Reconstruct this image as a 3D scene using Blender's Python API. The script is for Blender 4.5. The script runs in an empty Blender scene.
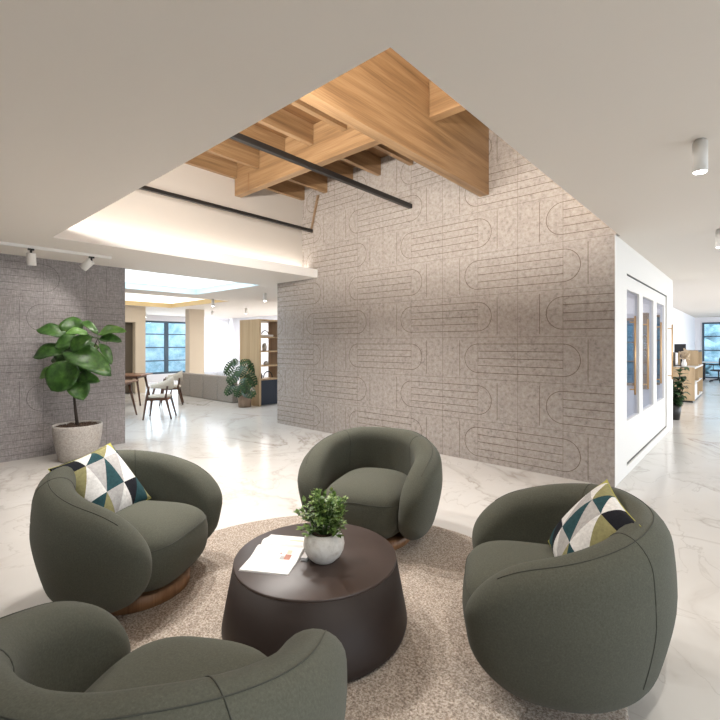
import bpy, bmesh, math, random
from mathutils import Vector, Matrix
random.seed(7)
PI = math.pi
COL = bpy.context.scene.collection

# ------------------------------------------------------------------ helpers
def rad(a): return math.radians(a)

class MB:
    """collects shapes, builds one mesh object"""
    def __init__(self): self.bm = bmesh.new()
    def face(self, pts, mi=0, smooth=False):
        vs = [self.bm.verts.new(p) for p in pts]
        f = self.bm.faces.new(vs); f.material_index = mi; f.smooth = smooth
        return f
    def box(self, x0, x1, y0, y1, z0, z1, mi=0, M=None, bev=0):
        co = [(x0,y0,z0),(x1,y0,z0),(x1,y1,z0),(x0,y1,z0),(x0,y0,z1),(x1,y0,z1),(x1,y1,z1),(x0,y1,z1)]
        if M: co = [M @ Vector(c) for c in co]
        v = [self.bm.verts.new(c) for c in co]
        fs = []
        for q in ((3,2,1,0),(4,5,6,7),(0,1,5,4),(1,2,6,5),(2,3,7,6),(3,0,4,7)):
            f = self.bm.faces.new([v[i] for i in q]); f.material_index = mi; fs.append(f)
        if bev:
            es = list({e for f in fs for e in f.edges})
            r = bmesh.ops.bevel(self.bm, geom=es, offset=bev, segments=2, profile=.5, affect='EDGES')
            for f in r['faces']: f.material_index = mi
        return self
    def rings(self, rings, close=True, caps=True, mi=0, smooth=True):
        rs = [[self.bm.verts.new(p) for p in r] for r in rings]
        n = len(rs[0])
        for a, b in zip(rs, rs[1:]):
            for i in range(n if close else n-1):
                j = (i+1) % n
                f = self.bm.faces.new([a[i], a[j], b[j], b[i]]); f.material_index = mi; f.smooth = smooth
        if caps:
            for r, rev in ((rs[0], True), (rs[-1], False)):
                try:
                    f = self.bm.faces.new(list(reversed(r)) if rev else r); f.material_index = mi
                except ValueError: pass
        return self
    def lathe(self, prof, c=(0,0,0), n=40, mi=0, caps=True, smooth=True):
        rings = [[(c[0]+r*math.cos(2*PI*i/n), c[1]+r*math.sin(2*PI*i/n), c[2]+z) for i in range(n)] for r, z in prof]
        return self.rings(rings, True, caps, mi, smooth)
    def tube(self, pts, r, n=8, mi=0, caps=True):
        pts = [Vector(p) for p in pts]; rr = r if isinstance(r, (list, tuple)) else [r]*len(pts)
        rings = []
        up = Vector((0,0,1))
        for i, p in enumerate(pts):
            d = (pts[min(i+1, len(pts)-1)] - pts[max(i-1, 0)])
            if d.length < 1e-9: d = Vector((0,0,1))
            d.normalize()
            u = d.cross(up)
            if u.length < .05: u = d.cross(Vector((0,1,0)))
            u.normalize(); v = d.cross(u).normalized()
            rings.append([p + (u*math.cos(2*PI*k/n) + v*math.sin(2*PI*k/n))*rr[i] for k in range(n)])
        return self.rings(rings, True, caps, mi)
    def build(self, name, mats, parent=None, loc=None, recalc=True, bevel=0):
        if recalc: bmesh.ops.recalc_face_normals(self.bm, faces=self.bm.faces)
        me = bpy.data.meshes.new(name); self.bm.to_mesh(me); self.bm.free()
        o = bpy.data.objects.new(name, me); COL.objects.link(o)
        for m in (mats if isinstance(mats, (list, tuple)) else [mats]): me.materials.append(m)
        if parent: o.parent = parent
        if loc: o.location = loc
        if bevel:
            b = o.modifiers.new('bevel', 'BEVEL'); b.width = bevel; b.segments = 2; b.limit_method = 'ANGLE'
        return o

def subd(o, lv=1):
    m = o.modifiers.new('sub', 'SUBSURF'); m.levels = lv; m.render_levels = lv
    for p in o.data.polygons: p.use_smooth = True
    return o

def tag(o, label=None, cat=None, group=None, kind=None):
    if label: o['label'] = label
    if cat: o['category'] = cat
    if group: o['group'] = group
    if kind: o['kind'] = kind
    return o

def empty(name, loc=(0,0,0), rz=0):
    o = bpy.data.objects.new(name, None); COL.objects.link(o); o.empty_display_size = .1
    o.location = loc; o.rotation_euler = (0,0,rz); return o

def copy_tree(o, parent=None):
    c = o.copy(); COL.objects.link(c)
    if parent: c.parent = parent
    for ch in [x for x in list(COL.objects) if x.parent == o]: copy_tree(ch, c)
    return c

# ------------------------------------------------------------------ materials
def newmat(name):
    m = bpy.data.materials.new(name); m.use_nodes = True
    nt = m.node_tree; b = nt.nodes['Principled BSDF']
    return m, nt, b
def N(nt, t, **kw):
    n = nt.nodes.new(t)
    for k, v in kw.items():
        if k in n.inputs: n.inputs[k].default_value = v
        else: setattr(n, k, v)
    return n
def plain(name, c, rough=.5, metal=0, spec=.5):
    m, nt, b = newmat(name)
    b.inputs['Base Color'].default_value = (*c, 1); b.inputs['Roughness'].default_value = rough
    b.inputs['Metallic'].default_value = metal; b.inputs['Specular IOR Level'].default_value = spec
    return m
def emit(name, c, s):
    m, nt, b = newmat(name)
    b.inputs['Base Color'].default_value = (*c, 1)
    b.inputs['Emission Color'].default_value = (*c, 1); b.inputs['Emission Strength'].default_value = s
    return m
def ramp(nt, stops):
    r = nt.nodes.new('ShaderNodeValToRGB'); e = r.color_ramp.elements
    while len(e) > 1: e.remove(e[0])
    e[0].position = stops[0][0]; e[0].color = (*stops[0][1], 1)
    for p, c in stops[1:]:
        q = e.new(p); q.color = (*c, 1)
    return r
def coords(nt, scale=(1,1,1), rot=(0,0,0)):
    t = nt.nodes.new('ShaderNodeTexCoord'); m = nt.nodes.new('ShaderNodeMapping')
    m.inputs['Scale'].default_value = scale; m.inputs['Rotation'].default_value = rot
    nt.links.new(t.outputs['Object'], m.inputs['Vector']); return m
def noisy(name, stops, scale=20, detail=4, rough=.6, bump=0, mapscale=(1,1,1), spec=.5, bscale=None, sheen=0, nrough=.6):
    m, nt, b = newmat(name); L = nt.links
    co = coords(nt, mapscale)
    n = N(nt, 'ShaderNodeTexNoise'); n.inputs['Scale'].default_value = scale; n.inputs['Detail'].default_value = detail
    n.inputs['Roughness'].default_value = nrough
    L.new(co.outputs[0], n.inputs['Vector'])
    r = ramp(nt, stops); L.new(n.outputs['Fac'], r.inputs['Fac']); L.new(r.outputs['Color'], b.inputs['Base Color'])
    b.inputs['Roughness'].default_value = rough; b.inputs['Specular IOR Level'].default_value = spec
    if sheen:
        b.inputs['Sheen Weight'].default_value = sheen; b.inputs['Sheen Roughness'].default_value = .5
    if bump:
        n2 = n
        if bscale:
            n2 = N(nt, 'ShaderNodeTexNoise'); n2.inputs['Scale'].default_value = bscale; n2.inputs['Detail'].default_value = 3
            L.new(co.outputs[0], n2.inputs['Vector'])
        bp = N(nt, 'ShaderNodeBump'); bp.inputs['Strength'].default_value = bump; bp.inputs['Distance'].default_value = .01
        L.new(n2.outputs['Fac'], bp.inputs['Height']); L.new(bp.outputs['Normal'], b.inputs['Normal'])
    return m
def wood(name, axis, dark, mid, light, rough=.45, sc=1.0):
    m, nt, b = newmat(name); L = nt.links
    s = [9*sc]*3; s[axis] = .45*sc
    co = coords(nt, tuple(s))
    n = N(nt, 'ShaderNodeTexNoise'); n.inputs['Scale'].default_value = 1.3; n.inputs['Detail'].default_value = 5
    n.inputs['Distortion'].default_value = .6
    L.new(co.outputs[0], n.inputs['Vector'])
    s2 = [60*sc]*3; s2[axis] = 1.5*sc
    co2 = coords(nt, tuple(s2))
    n2 = N(nt, 'ShaderNodeTexNoise'); n2.inputs['Scale'].default_value = 2; n2.inputs['Detail'].default_value = 3
    L.new(co2.outputs[0], n2.inputs['Vector'])
    r = ramp(nt, [(.3, dark), (.5, mid), (.7, light)])
    mx = N(nt, 'ShaderNodeMix', data_type='FLOAT'); mx.inputs[0].default_value = .3
    L.new(n.outputs['Fac'], mx.inputs[2]); L.new(n2.outputs['Fac'], mx.inputs[3])
    L.new(mx.outputs[0], r.inputs['Fac']); L.new(r.outputs['Color'], b.inputs['Base Color'])
    b.inputs['Roughness'].default_value = rough
    bp = N(nt, 'ShaderNodeBump'); bp.inputs['Strength'].default_value = .08
    L.new(n2.outputs['Fac'], bp.inputs['Height']); L.new(bp.outputs['Normal'], b.inputs['Normal'])
    return m

M = {}
M['ceil'] = plain('ceiling_paint', (.79,.735,.67), .7, spec=.2)
M['white'] = plain('white_paint', (.82,.80,.77), .6, spec=.3)
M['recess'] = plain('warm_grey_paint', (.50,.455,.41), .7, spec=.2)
M['lilac'] = plain('cool_white_paint', (.80,.79,.82), .6, spec=.3)
M['beige'] = plain('beige_panel', (.62,.52,.40), .6)
M['brownin'] = plain('dark_brown_panel', (.10,.075,.05), .5)
OD, OM, OL = (.17,.095,.045), (.30,.18,.088), (.42,.275,.15)
M['oakY'] = wood('oak_along_y', 1, OD, OM, OL)
M['oakX'] = wood('oak_along_x', 0, OD, OM, OL)
M['oakZ'] = wood('oak_veneer', 2, (.42,.29,.165), (.50,.36,.215), (.58,.43,.27), .5)
M['oakD'] = wood('oak_darker', 2, (.22,.14,.08), (.30,.20,.12), (.38,.26,.16), .5)
M['deck'] = wood('deck_boards', 1, (.12,.055,.022), (.20,.10,.04), (.28,.15,.06), .6)
M['walnut'] = wood('walnut', 0, (.045,.018,.009), (.085,.035,.017), (.13,.055,.027), .35, 2)
M['walnutTop'] = wood('walnut_top', 0, (.11,.045,.02), (.18,.075,.035), (.25,.11,.05), .35, 2)
M['plinth'] = wood('chair_plinth_wood', 2, (.16,.075,.033), (.25,.125,.057), (.33,.18,.085), .45, 2)
M['fabric'] = noisy('olive_grey_felt', [(.3,(.070,.071,.056)),(.55,(.096,.098,.077)),(.75,(.128,.130,.104))], 150, 8, .95, .12, spec=.10, bscale=450, sheen=.08, nrough=.75)
M['seam'] = plain('seam_thread', (.055,.057,.046), .9)
M['rug'] = noisy('beige_pile', [(.36,(.22,.172,.135)),(.5,(.43,.36,.30)),(.64,(.66,.585,.51))], 95, 3, 1, .9, spec=.05, nrough=.8)
M['table'] = noisy('dark_brown_lacquer', [(.3,(.024,.0155,.013)),(.7,(.028,.0185,.0155))], 4, 2, .55, 0, spec=.35)
M['tabletop'] = noisy('dark_brown_top', [(.3,(.050,.034,.029)),(.7,(.056,.038,.033))], 4, 2, .42, 0)
M['black'] = plain('black_metal', (.012,.011,.011), .4)
M['bluegrey'] = plain('blue_grey_frame', (.05,.085,.12), .5)
M['brass'] = plain('brushed_brass', (.62,.40,.20), .35, .9)
M['groove'] = plain('wall_groove', (.15,.112,.08), .9, spec=.1)
M['groove_g'] = plain('grey_wall_groove', (.135,.12,.122), .9, spec=.1)
M['potc'] = noisy('rough_concrete', [(.3,(.30,.275,.25)),(.5,(.42,.39,.36)),(.7,(.54,.51,.48))], 45, 6, .9, .5, nrough=.7)
M['potw'] = noisy('white_stoneware', [(.3,(.50,.47,.43)),(.5,(.66,.63,.59)),(.7,(.76,.74,.71))], 22, 8, .8, .3, nrough=.7)
M['soil'] = noisy('soil', [(.35,(.02,.012,.008)),(.6,(.12,.075,.05))], 90, 3, 1, 1)
M['leaf'] = noisy('fig_leaf', [(.35,(.018,.060,.010)),(.6,(.055,.14,.024)),(.8,(.11,.22,.045))], 14, 5, .38, .2)
M['leafl'] = noisy('light_fig_leaf', [(.35,(.07,.18,.03)),(.7,(.16,.32,.07))], 14, 5, .38, .2)
M['leafm'] = noisy('monstera_leaf', [(.35,(.008,.028,.008)),(.7,(.035,.085,.022))], 14, 4, .3, .1)
M['leafs'] = noisy('bush_leaf', [(.3,(.04,.09,.015)),(.5,(.12,.21,.045)),(.65,(.30,.42,.13))], 30, 3, .45, 0)
M['leafd'] = noisy('dark_bush_leaf', [(.3,(.015,.05,.02)),(.7,(.07,.14,.05))], 24, 3, .45, 0)
M['stem'] = plain('dark_stem', (.035,.025,.02), .8)
M['stemg'] = plain('green_stem', (.06,.12,.03), .6)
M['potwood'] = wood('wooden_planter', 2, (.22,.15,.10), (.29,.20,.14), (.36,.26,.19), .6, 2)
M['navy'] = plain('navy_cupboard', (.018,.028,.048), .5)
M['cream'] = noisy('cream_upholstery', [(.3,(.46,.41,.33)),(.7,(.56,.50,.42))], 60, 3, .9, .1)
M['bench'] = noisy('grey_beige_upholstery', [(.3,(.24,.21,.185)),(.7,(.33,.295,.26))], 30, 4, .95, .1)
M['paper'] = plain('white_paper', (.80,.79,.78), .7)
M['print_a'] = plain('print_terracotta', (.45,.20,.14), .7)
M['print_b'] = plain('print_grey', (.45,.43,.42), .7)
M['print_c'] = plain('print_peach', (.72,.55,.42), .7)
M['ceram'] = plain('white_ceramic', (.80,.78,.75), .4)
M['dry'] = plain('dried_flower', (.55,.43,.30), .9)
M['screen'] = plain('black_plastic', (.01,.01,.012), .3)
M['plastic_grey'] = plain('pale_grey_laminate', (.62,.61,.60), .4)
M['curtain'] = plain('sheer_curtain', (.90,.90,.92), .9)
_nt = M['curtain'].node_tree; _t = _nt.nodes.new('ShaderNodeBsdfTranslucent'); _t.inputs[0].default_value = (.92,.93,.95,1); _m = _nt.nodes.new('ShaderNodeMixShader'); _m.inputs[0].default_value = .5
_nt.links.new(_nt.nodes['Principled BSDF'].outputs[0], _m.inputs[1]); _nt.links.new(_t.outputs[0], _m.inputs[2]); _nt.links.new(_m.outputs[0], _nt.nodes['Material Output'].inputs['Surface'])
M['led'] = emit('led_glow', (1,.97,.92), 25)
M['panel_cool'] = emit('luminous_ceiling_cool', (.93,.97,1.0), 1.25)
M['panel_warm'] = emit('luminous_ceiling_warm', (1,.97,.90), 1.15)
for k, c in dict(p_white=(.72,.71,.69), p_gray=(.43,.42,.41), p_teal=(.022,.065,.075), p_black=(.010,.011,.016), p_olive=(.27,.25,.12), p_yel=(.42,.40,.10)).items():
    M[k] = noisy('pillow_'+k[2:], [(.3, tuple(v*.82 for v in c)), (.7, tuple(v*1.12 for v in c))], 60, 5, .9, .15, spec=.2)

# marble floor
def marble():
    m, nt, b = newmat('white_marble'); L = nt.links
    co = coords(nt, (1,1,1))
    n1 = N(nt, 'ShaderNodeTexNoise'); n1.inputs['Scale'].default_value = .55; n1.inputs['Detail'].default_value = 6; n1.inputs['Roughness'].default_value = .55
    n1.inputs['Distortion'].default_value = .9
    L.new(co.outputs[0], n1.inputs['Vector'])
    r1 = ramp(nt, [(.478,(0,0,0)),(.495,(.55,.55,.55)),(.5,(1,1,1)),(.505,(.55,.55,.55)),(.535,(0,0,0))])
    L.new(n1.outputs['Fac'], r1.inputs['Fac'])
    co2 = coords(nt, (1.2,1,1), (0,0,.9))
    n2 = N(nt, 'ShaderNodeTexNoise'); n2.inputs['Scale'].default_value = 1.1; n2.inputs['Detail'].default_value = 7; n2.inputs['Distortion'].default_value = 1.2
    L.new(co2.outputs[0], n2.inputs['Vector'])
    r2 = ramp(nt, [(.492,(0,0,0)),(.5,(.8,.8,.8)),(.508,(0,0,0))]); L.new(n2.outputs['Fac'], r2.inputs['Fac'])
    n3 = N(nt, 'ShaderNodeTexNoise'); n3.inputs['Scale'].default_value = .8; n3.inputs['Detail'].default_value = 3
    L.new(co.outputs[0], n3.inputs['Vector'])
    r3 = ramp(nt, [(.38,(.0,.0,.0)),(.68,(1,1,1))]); L.new(n3.outputs['Fac'], r3.inputs['Fac'])
    base = N(nt, 'ShaderNodeMix', data_type='RGBA'); base.inputs[6].default_value = (.60,.565,.525,1); base.inputs[7].default_value = (.70,.68,.65,1)
    n4 = N(nt, 'ShaderNodeTexNoise'); n4.inputs['Scale'].default_value = 1.6; n4.inputs['Detail'].default_value = 8
    L.new(co.outputs[0], n4.inputs['Vector']); L.new(n4.outputs['Fac'], base.inputs[0])
    mult = N(nt, 'ShaderNodeMath', operation='MULTIPLY'); L.new(r1.outputs['Color'], mult.inputs[0]); L.new(r3.outputs['Color'], mult.inputs[1])
    m1 = N(nt, 'ShaderNodeMix', data_type='RGBA'); m1.inputs[7].default_value = (.33,.28,.235,1)
    sc = N(nt, 'ShaderNodeMath', operation='MULTIPLY'); sc.inputs[1].default_value = .85; L.new(mult.outputs[0], sc.inputs[0])
    L.new(sc.outputs[0], m1.inputs[0]); L.new(base.outputs[2], m1.inputs[6])
    m2 = N(nt, 'ShaderNodeMix', data_type='RGBA'); m2.inputs[7].default_value = (.40,.36,.32,1)
    mult2 = N(nt, 'ShaderNodeMath', operation='MULTIPLY'); L.new(r2.outputs['Color'], mult2.inputs[0]); L.new(n4.outputs['Fac'], mult2.inputs[1])
    L.new(mult2.outputs[0], m2.inputs[0]); L.new(m1.outputs[2], m2.inputs[6])
    L.new(m2.outputs[2], b.inputs['Base Color'])
    b.inputs['Roughness'].default_value = .17; b.inputs['Specular IOR Level'].default_value = .5
    return m
M['marble'] = marble()

# pitted stone composite of the big wall
def stone():
    m, nt, b = newmat('mottled_stone_panel'); L = nt.links
    co = coords(nt, (1,1,1))
    n1 = N(nt, 'ShaderNodeTexNoise'); n1.inputs['Scale'].default_value = 22; n1.inputs['Detail'].default_value = 8; n1.inputs['Roughness'].default_value = .72
    L.new(co.outputs[0], n1.inputs['Vector'])
    r1 = ramp(nt, [(.30,(.235,.205,.186)),(.44,(.352,.312,.284)),(.55,(.402,.362,.332)),(.7,(.462,.424,.39))]); L.new(n1.outputs['Fac'], r1.inputs['Fac'])
    co2 = coords(nt, (1,1,1.6))
    n2 = N(nt, 'ShaderNodeTexNoise'); n2.inputs['Scale'].default_value = 9; n2.inputs['Detail'].default_value = 10; n2.inputs['Roughness'].default_value = .7; n2.inputs['Distortion'].default_value = 1.5
    L.new(co2.outputs[0], n2.inputs['Vector'])
    r2 = ramp(nt, [(.30,(.60,.60,.60)),(.42,(1,1,1))]); L.new(n2.outputs['Fac'], r2.inputs['Fac'])
    mx = N(nt, 'ShaderNodeMix', data_type='RGBA', blend_type='MULTIPLY'); mx.inputs[0].default_value = .75
    L.new(r1.outputs['Color'], mx.inputs[6]); L.new(r2.outputs['Color'], mx.inputs[7]); L.new(mx.outputs[2], b.inputs['Base Color'])
    b.inputs['Roughness'].default_value = .85; b.inputs['Specular IOR Level'].default_value = .2
    bp = N(nt, 'ShaderNodeBump'); bp.inputs['Strength'].default_value = .25; bp.inputs['Distance'].default_value = .01
    L.new(n1.outputs['Fac'], bp.inputs['Height']); L.new(bp.outputs['Normal'], b.inputs['Normal'])
    return m
M['stone'] = stone()

# woven grey wall covering
def weave():
    m, nt, b = newmat('woven_grey_covering'); L = nt.links
    hs = []
    for s in ((1,5,45),(1,42,5)):
        co = coords(nt, s)
        n = N(nt, 'ShaderNodeTexNoise'); n.inputs['Scale'].default_value = 3; n.inputs['Detail'].default_value = 6; n.inputs['Roughness'].default_value = .7
        L.new(co.outputs[0], n.inputs['Vector']); hs.append(n)
    ad = N(nt, 'ShaderNodeMath', operation='ADD'); L.new(hs[0].outputs['Fac'], ad.inputs[0]); L.new(hs[1].outputs['Fac'], ad.inputs[1])
    hf = N(nt, 'ShaderNodeMath', operation='MULTIPLY'); hf.inputs[1].default_value = .5; L.new(ad.outputs[0], hf.inputs[0])
    r = ramp(nt, [(.37,(.20,.182,.182)),(.5,(.31,.288,.288)),(.63,(.45,.42,.42))]); L.new(hf.outputs[0], r.inputs['Fac'])
    L.new(r.outputs['Color'], b.inputs['Base Color'])
    b.inputs['Roughness'].default_value = .95; b.inputs['Specular IOR Level'].default_value = .1
    return m
M['weave'] = weave()

def glassmat(name, tint, gl=.12, rough=0.02):
    m = bpy.data.materials.new(name); m.use_nodes = True; nt = m.node_tree; nt.nodes.clear(); L = nt.links
    o = nt.nodes.new('ShaderNodeOutputMaterial'); t = nt.nodes.new('ShaderNodeBsdfTransparent'); g = nt.nodes.new('ShaderNodeBsdfGlossy')
    mx = nt.nodes.new('ShaderNodeMixShader'); mx.inputs[0].default_value = gl
    t.inputs['Color'].default_value = (*tint, 1); g.inputs['Roughness'].default_value = rough
    L.new(t.outputs[0], mx.inputs[1]); L.new(g.outputs[0], mx.inputs[2]); L.new(mx.outputs[0], o.inputs[0])
    return m
M['glass'] = glassmat('window_glass', (.82,.93,1.0), .06)
M['glassp'] = glassmat('partition_glass', (.93,.95,1.0), .10)
M['hedge'] = noisy('daylit_foliage', [(.30,(.22,.36,.38)),(.45,(.45,.62,.66)),(.58,(.72,.84,.88)),(.7,(.9,.96,.98))], 1.6, 7, 1, .3, spec=0, nrough=.7)  # outdoor daylight painted into the pale foliage colours
M['lawn'] = plain('paving_outside', (.55,.56,.55), .9)

# ------------------------------------------------------------------ dimensions
H = 1.5; C = 2.645; CT = .13
W = 5.22            # patterned wall plane (Y)
XR = -1.07          # right end of patterned wall / plane of the glazed partition
XL = -6.727         # left end of patterned wall
XG = -7.10          # grey woven wall plane
OX0, OX1, OY0 = -5.62, -1.044, 1.353
RX0, RX1, RY0, RZ = -6.02, -.62, .93, 4.32

# ------------------------------------------------------------------ room shell
f = MB(); f.box(-17.9, 5.2, -4.2, 24.2, -.1, 0); tag(f.build('floor', M['marble']), kind='structure')

def slab(name, xs, ys, hole, z0, z1, mat):
    mb = MB(); nx, ny = len(xs)-1, len(ys)-1
    solid = lambda i, j: 0 <= i < nx and 0 <= j < ny and not hole((xs[i]+xs[i+1])/2, (ys[j]+ys[j+1])/2)
    for i in range(nx):
        for j in range(ny):
            if not solid(i, j): continue
            a, b, c, d = xs[i], xs[i+1], ys[j], ys[j+1]
            mb.face([(a,c,z0),(a,d,z0),(b,d,z0),(b,c,z0)]); mb.face([(a,c,z1),(b,c,z1),(b,d,z1),(a,d,z1)])
            if not solid(i-1, j): mb.face([(a,c,z0),(a,c,z1),(a,d,z1),(a,d,z0)])
            if not solid(i+1, j): mb.face([(b,c,z0),(b,d,z0),(b,d,z1),(b,c,z1)])
            if not solid(i, j-1): mb.face([(a,c,z0),(b,c,z0),(b,c,z1),(a,c,z1)])
            if not solid(i, j+1): mb.face([(a,d,z0),(a,d,z1),(b,d,z1),(b,d,z0)])
    bmesh.ops.remove_doubles(mb.bm, verts=mb.bm.verts, dist=1e-5)
    return tag(mb.build(name, mat), kind='structure')
c1 = (-9.62, -7.14, .3, 5.13); c2 = (-13.75, -10.42, 1.2, 6.5)
def hole(x, y):
    if OX0 < x < OX1 and OY0 < y < W+.125: return True
    for a in (c1, c2):
        if a[0] < x < a[1] and a[2] < y < a[3]: return True
    return False
slab('ceiling', sorted({-17.9, c2[0], c2[1], c1[0], c1[1], OX0, OX1, 5.2}), sorted({-4.2, .3, OY0, 1.2, 5.13, W+.125, 6.5, 24.2}), hole, C, C+CT, M['ceil'])
for i, (a, m) in enumerate(((c1, 'panel_cool'), (c2, 'panel_warm'))):
    mb = MB(); mb.box(a[0]-.08, a[1]+.03, a[2]-.08, a[3]+.05, C+CT, C+CT+.05)
    tag(mb.build('luminous_ceiling', M[m]), kind='structure')

for i, (a, m) in enumerate(((c1, plain('cool_glow_trim', (.66,.78,.82), .6)), (c2, plain('warm_glow_trim', (.66,.50,.26), .6)))):  # cool and warm glow of the two recesses painted onto their side trims
    mb = MB(); e = .012
    mb.box(a[0], a[0]+e, a[2], a[3], C-.002, C+CT); mb.box(a[0]+e, a[1], a[3]-e, a[3], C-.002, C+CT); mb.box(a[0]+e, a[1], a[2], a[2]+e, C-.002, C+CT); mb.box(a[1]-e, a[1], a[2]+e, a[3]-e, C-.002, C+CT)
    tag(mb.build('trim_%d' % (10+i), m), kind='structure')

# patterned grooves shared by the two feature walls, in wall coordinates (u along, z up)
def grooves(mb, P, joints, caps, u0, u1, z0, z1, lz, mi, wj=.003, wc=.0065):
    def strip(pts, w, closed=False):
        n = len(pts)
        for k in range(n-1):
            a, b = pts[k], pts[k+1]
            if max(a[0], b[0]) > u1+1e-6 or min(a[0], b[0]) < u0-1e-6 or max(a[1], b[1]) > z1 or min(a[1], b[1]) < z0: continue
            dx, dz = b[0]-a[0], b[1]-a[1]; l = math.hypot(dx, dz)
            if l < 1e-6: continue
            ox, oz = -dz/l*w/2, dx/l*w/2
            mb.face([P(a[0]+ox, a[1]+oz), P(b[0]+ox, b[1]+oz), P(b[0]-ox, b[1]-oz), P(a[0]-ox, a[1]-oz)], mi)
    for u in joints:
        if u0 < u < u1: strip([(u, z0), (u, z1)], wj)
    pw = abs(joints[1]-joints[0])
    nrows = int((z1-z0)/lz)+2
    for r in range(nrows):
        zt = .436 + r*lz; zb = zt - .365
        strip([(u0, zt+.085), (u1, zt+.085)], .003)
        for (ja, jb) in caps[r % 2]:
            ua, ub = joints[0]+pw*ja, joints[0]+pw*jb
            R = .1825; zc = (zt+zb)/2
            for k in range(5):
                z = zt - k*(zt-zb)/4
                a, b = max(ua, u0), min(ub, u1)
                if b > a: strip([(a, z), (b, z)], wc)
            for s, uc in ((-1, ua), (1, ub)):
                pts = [(uc + s*R*math.cos(t), zc + R*math.sin(t)) for t in [PI/2 - PI*k/24 for k in range(25)]]
                strip(pts, wc)
        for (j,) in caps[2 + r % 2]:
            u = joints[0] + pw*j
            if u0 < u < u1: strip([(u, zb-.05), (u, min(zt+.05, z1))], wc*.9)
PW = .5165
J = [XR - PW*k for k in range(0, 13)]
Jp = [XR - PW*12 + PW*k for k in range(0, 14)]     # ascending; index 12 = right edge
A = [(12-a, 12-b) for a, b in ((3,1),(7,5),(11,9))]; B = [(12-a, 12-b) for a, b in ((5,3),(9,7),(1,-1),(13,11))]
VA = [(12-x,) for x in (.5, 3.5, 4.5, 7.5, 8.5)]; VB = [(12-x,) for x in (1.5, 2.5, 5.5, 6.5, 9.5, 10.5)]
mb = MB()
mb.box(XL, RX0, W, W+.12, 0, C, 0)
mb.box(RX0, XR-.003, W, W+.12, 0, RZ, 0)
mb.box(XR-.003, RX1, W, W+.12, C+.001, RZ, 0)
grooves(mb, lambda u, z: (u, W-.0012, z), Jp, [A, B, VA, VB], RX0, XR-.01, .0, RZ-.02, .532, 1)
grooves(mb, lambda u, z: (u, W-.0012, z), Jp, [A, B, VA, VB], XL, RX0, .0, C-.01, .532, 1)
tag(mb.build('wall_back', [M['stone'], M['groove']], recalc=False), kind='structure')
bm_fix = bpy.data.objects['wall_back']

mb = MB(); mb.box(XG-.12, XG, -4.2, 2.64, 0, C, 0)
Jg = [2.64 - PW*13 + PW*k for k in range(0, 14)]
Ag = [(13-a, 13-b) for a, b in ((4,2),(8,6),(12,10))]; Bg = [(13-a, 13-b) for a, b in ((6,4),(10,8),(2,0))]
grooves(mb, lambda u, z: (XG+.0012, u, z), Jg, [Ag, Bg, [(13-x,) for x in (.5,4.5,5.5,8.5,9.5)], [(13-x,) for x in (2.5,3.5,6.5,7.5)]], -4.0, 2.63, .0, C-.01, .532, 1, .003, .0045)
tag(mb.build('wall_left', [M['weave'], M['groove_g']], recalc=False), kind='structure')

# recess above the opening
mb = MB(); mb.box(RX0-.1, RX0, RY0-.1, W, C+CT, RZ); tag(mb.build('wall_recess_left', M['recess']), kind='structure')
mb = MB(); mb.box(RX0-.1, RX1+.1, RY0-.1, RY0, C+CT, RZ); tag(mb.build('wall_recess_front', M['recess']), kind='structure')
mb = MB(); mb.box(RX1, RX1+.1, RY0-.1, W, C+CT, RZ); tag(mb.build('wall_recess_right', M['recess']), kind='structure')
mb = MB(); mb.box(RX0-.1, RX1+.1, RY0-.1, W+.12, RZ, RZ+.06); tag(mb.build('ceiling_deck', M['deck']), kind='structure')

mb = MB(); mb.box(OX0-.004, OX0+.010, OY0+.012, W-.003, C-.001, C+CT+.012); tag(mb.build('trim_12', M['white']), kind='structure')
# timber structure
mb = MB(); mb.box(-2.59, -2.468, RY0+.004, W-.004, 3.37, RZ-.004, bev=.004)
tag(mb.build('timber_beam', M['oakY']), 'deep oak main beam crossing the ceiling opening towards the patterned wall', 'beam')
mb = MB(); mb.box(-6.014, -2.594, 3.84, 3.955, 3.80, RZ-.004, bev=.004)
o = mb.build('timber_beam', M['oakX']); tag(o, 'oak cross beam left of the deep main beam, under the rafters', 'beam')
mb = MB(); mb.box(-5.64, -5.632, 3.836, 3.8405, 3.80, 4.06); mb.build('joint_line', M['plinth'], o)
mb = MB(); mb.box(-2.464, RX1-.004, 3.84, 3.955, 3.81, RZ-.004, bev=.004)
tag(mb.build('timber_beam', M['oakX']), 'short oak cross beam on the right side of the deep main beam', 'beam')
jx = [-5.98, -5.40, -4.81, -4.24, -3.65, -3.05, -1.90, -1.30]
names = ['oak rafter lying against the white upper wall', 'second oak rafter from the white upper wall', 'third oak rafter from the white upper wall', 'fourth oak rafter from the white upper wall', 'fifth oak rafter from the white upper wall, two away from the deep beam', 'oak rafter nearest the left side of the deep beam', 'oak rafter just right of the deep beam', 'oak rafter furthest right, beyond the deep beam']
for i, x in enumerate(jx):
    mb = MB()
    mb.box(x-.035, x+.035, RY0+.004, 3.836, 4.06, RZ-.004, bev=.003)
    mb.box(x-.035, x+.035, 3.959, W-.004, 4.06, RZ-.004, bev=.003)
    tag(mb.build('ceiling_rafter', M['oakY']), names[i], 'rafter', 'rafters over the ceiling opening')
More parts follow.
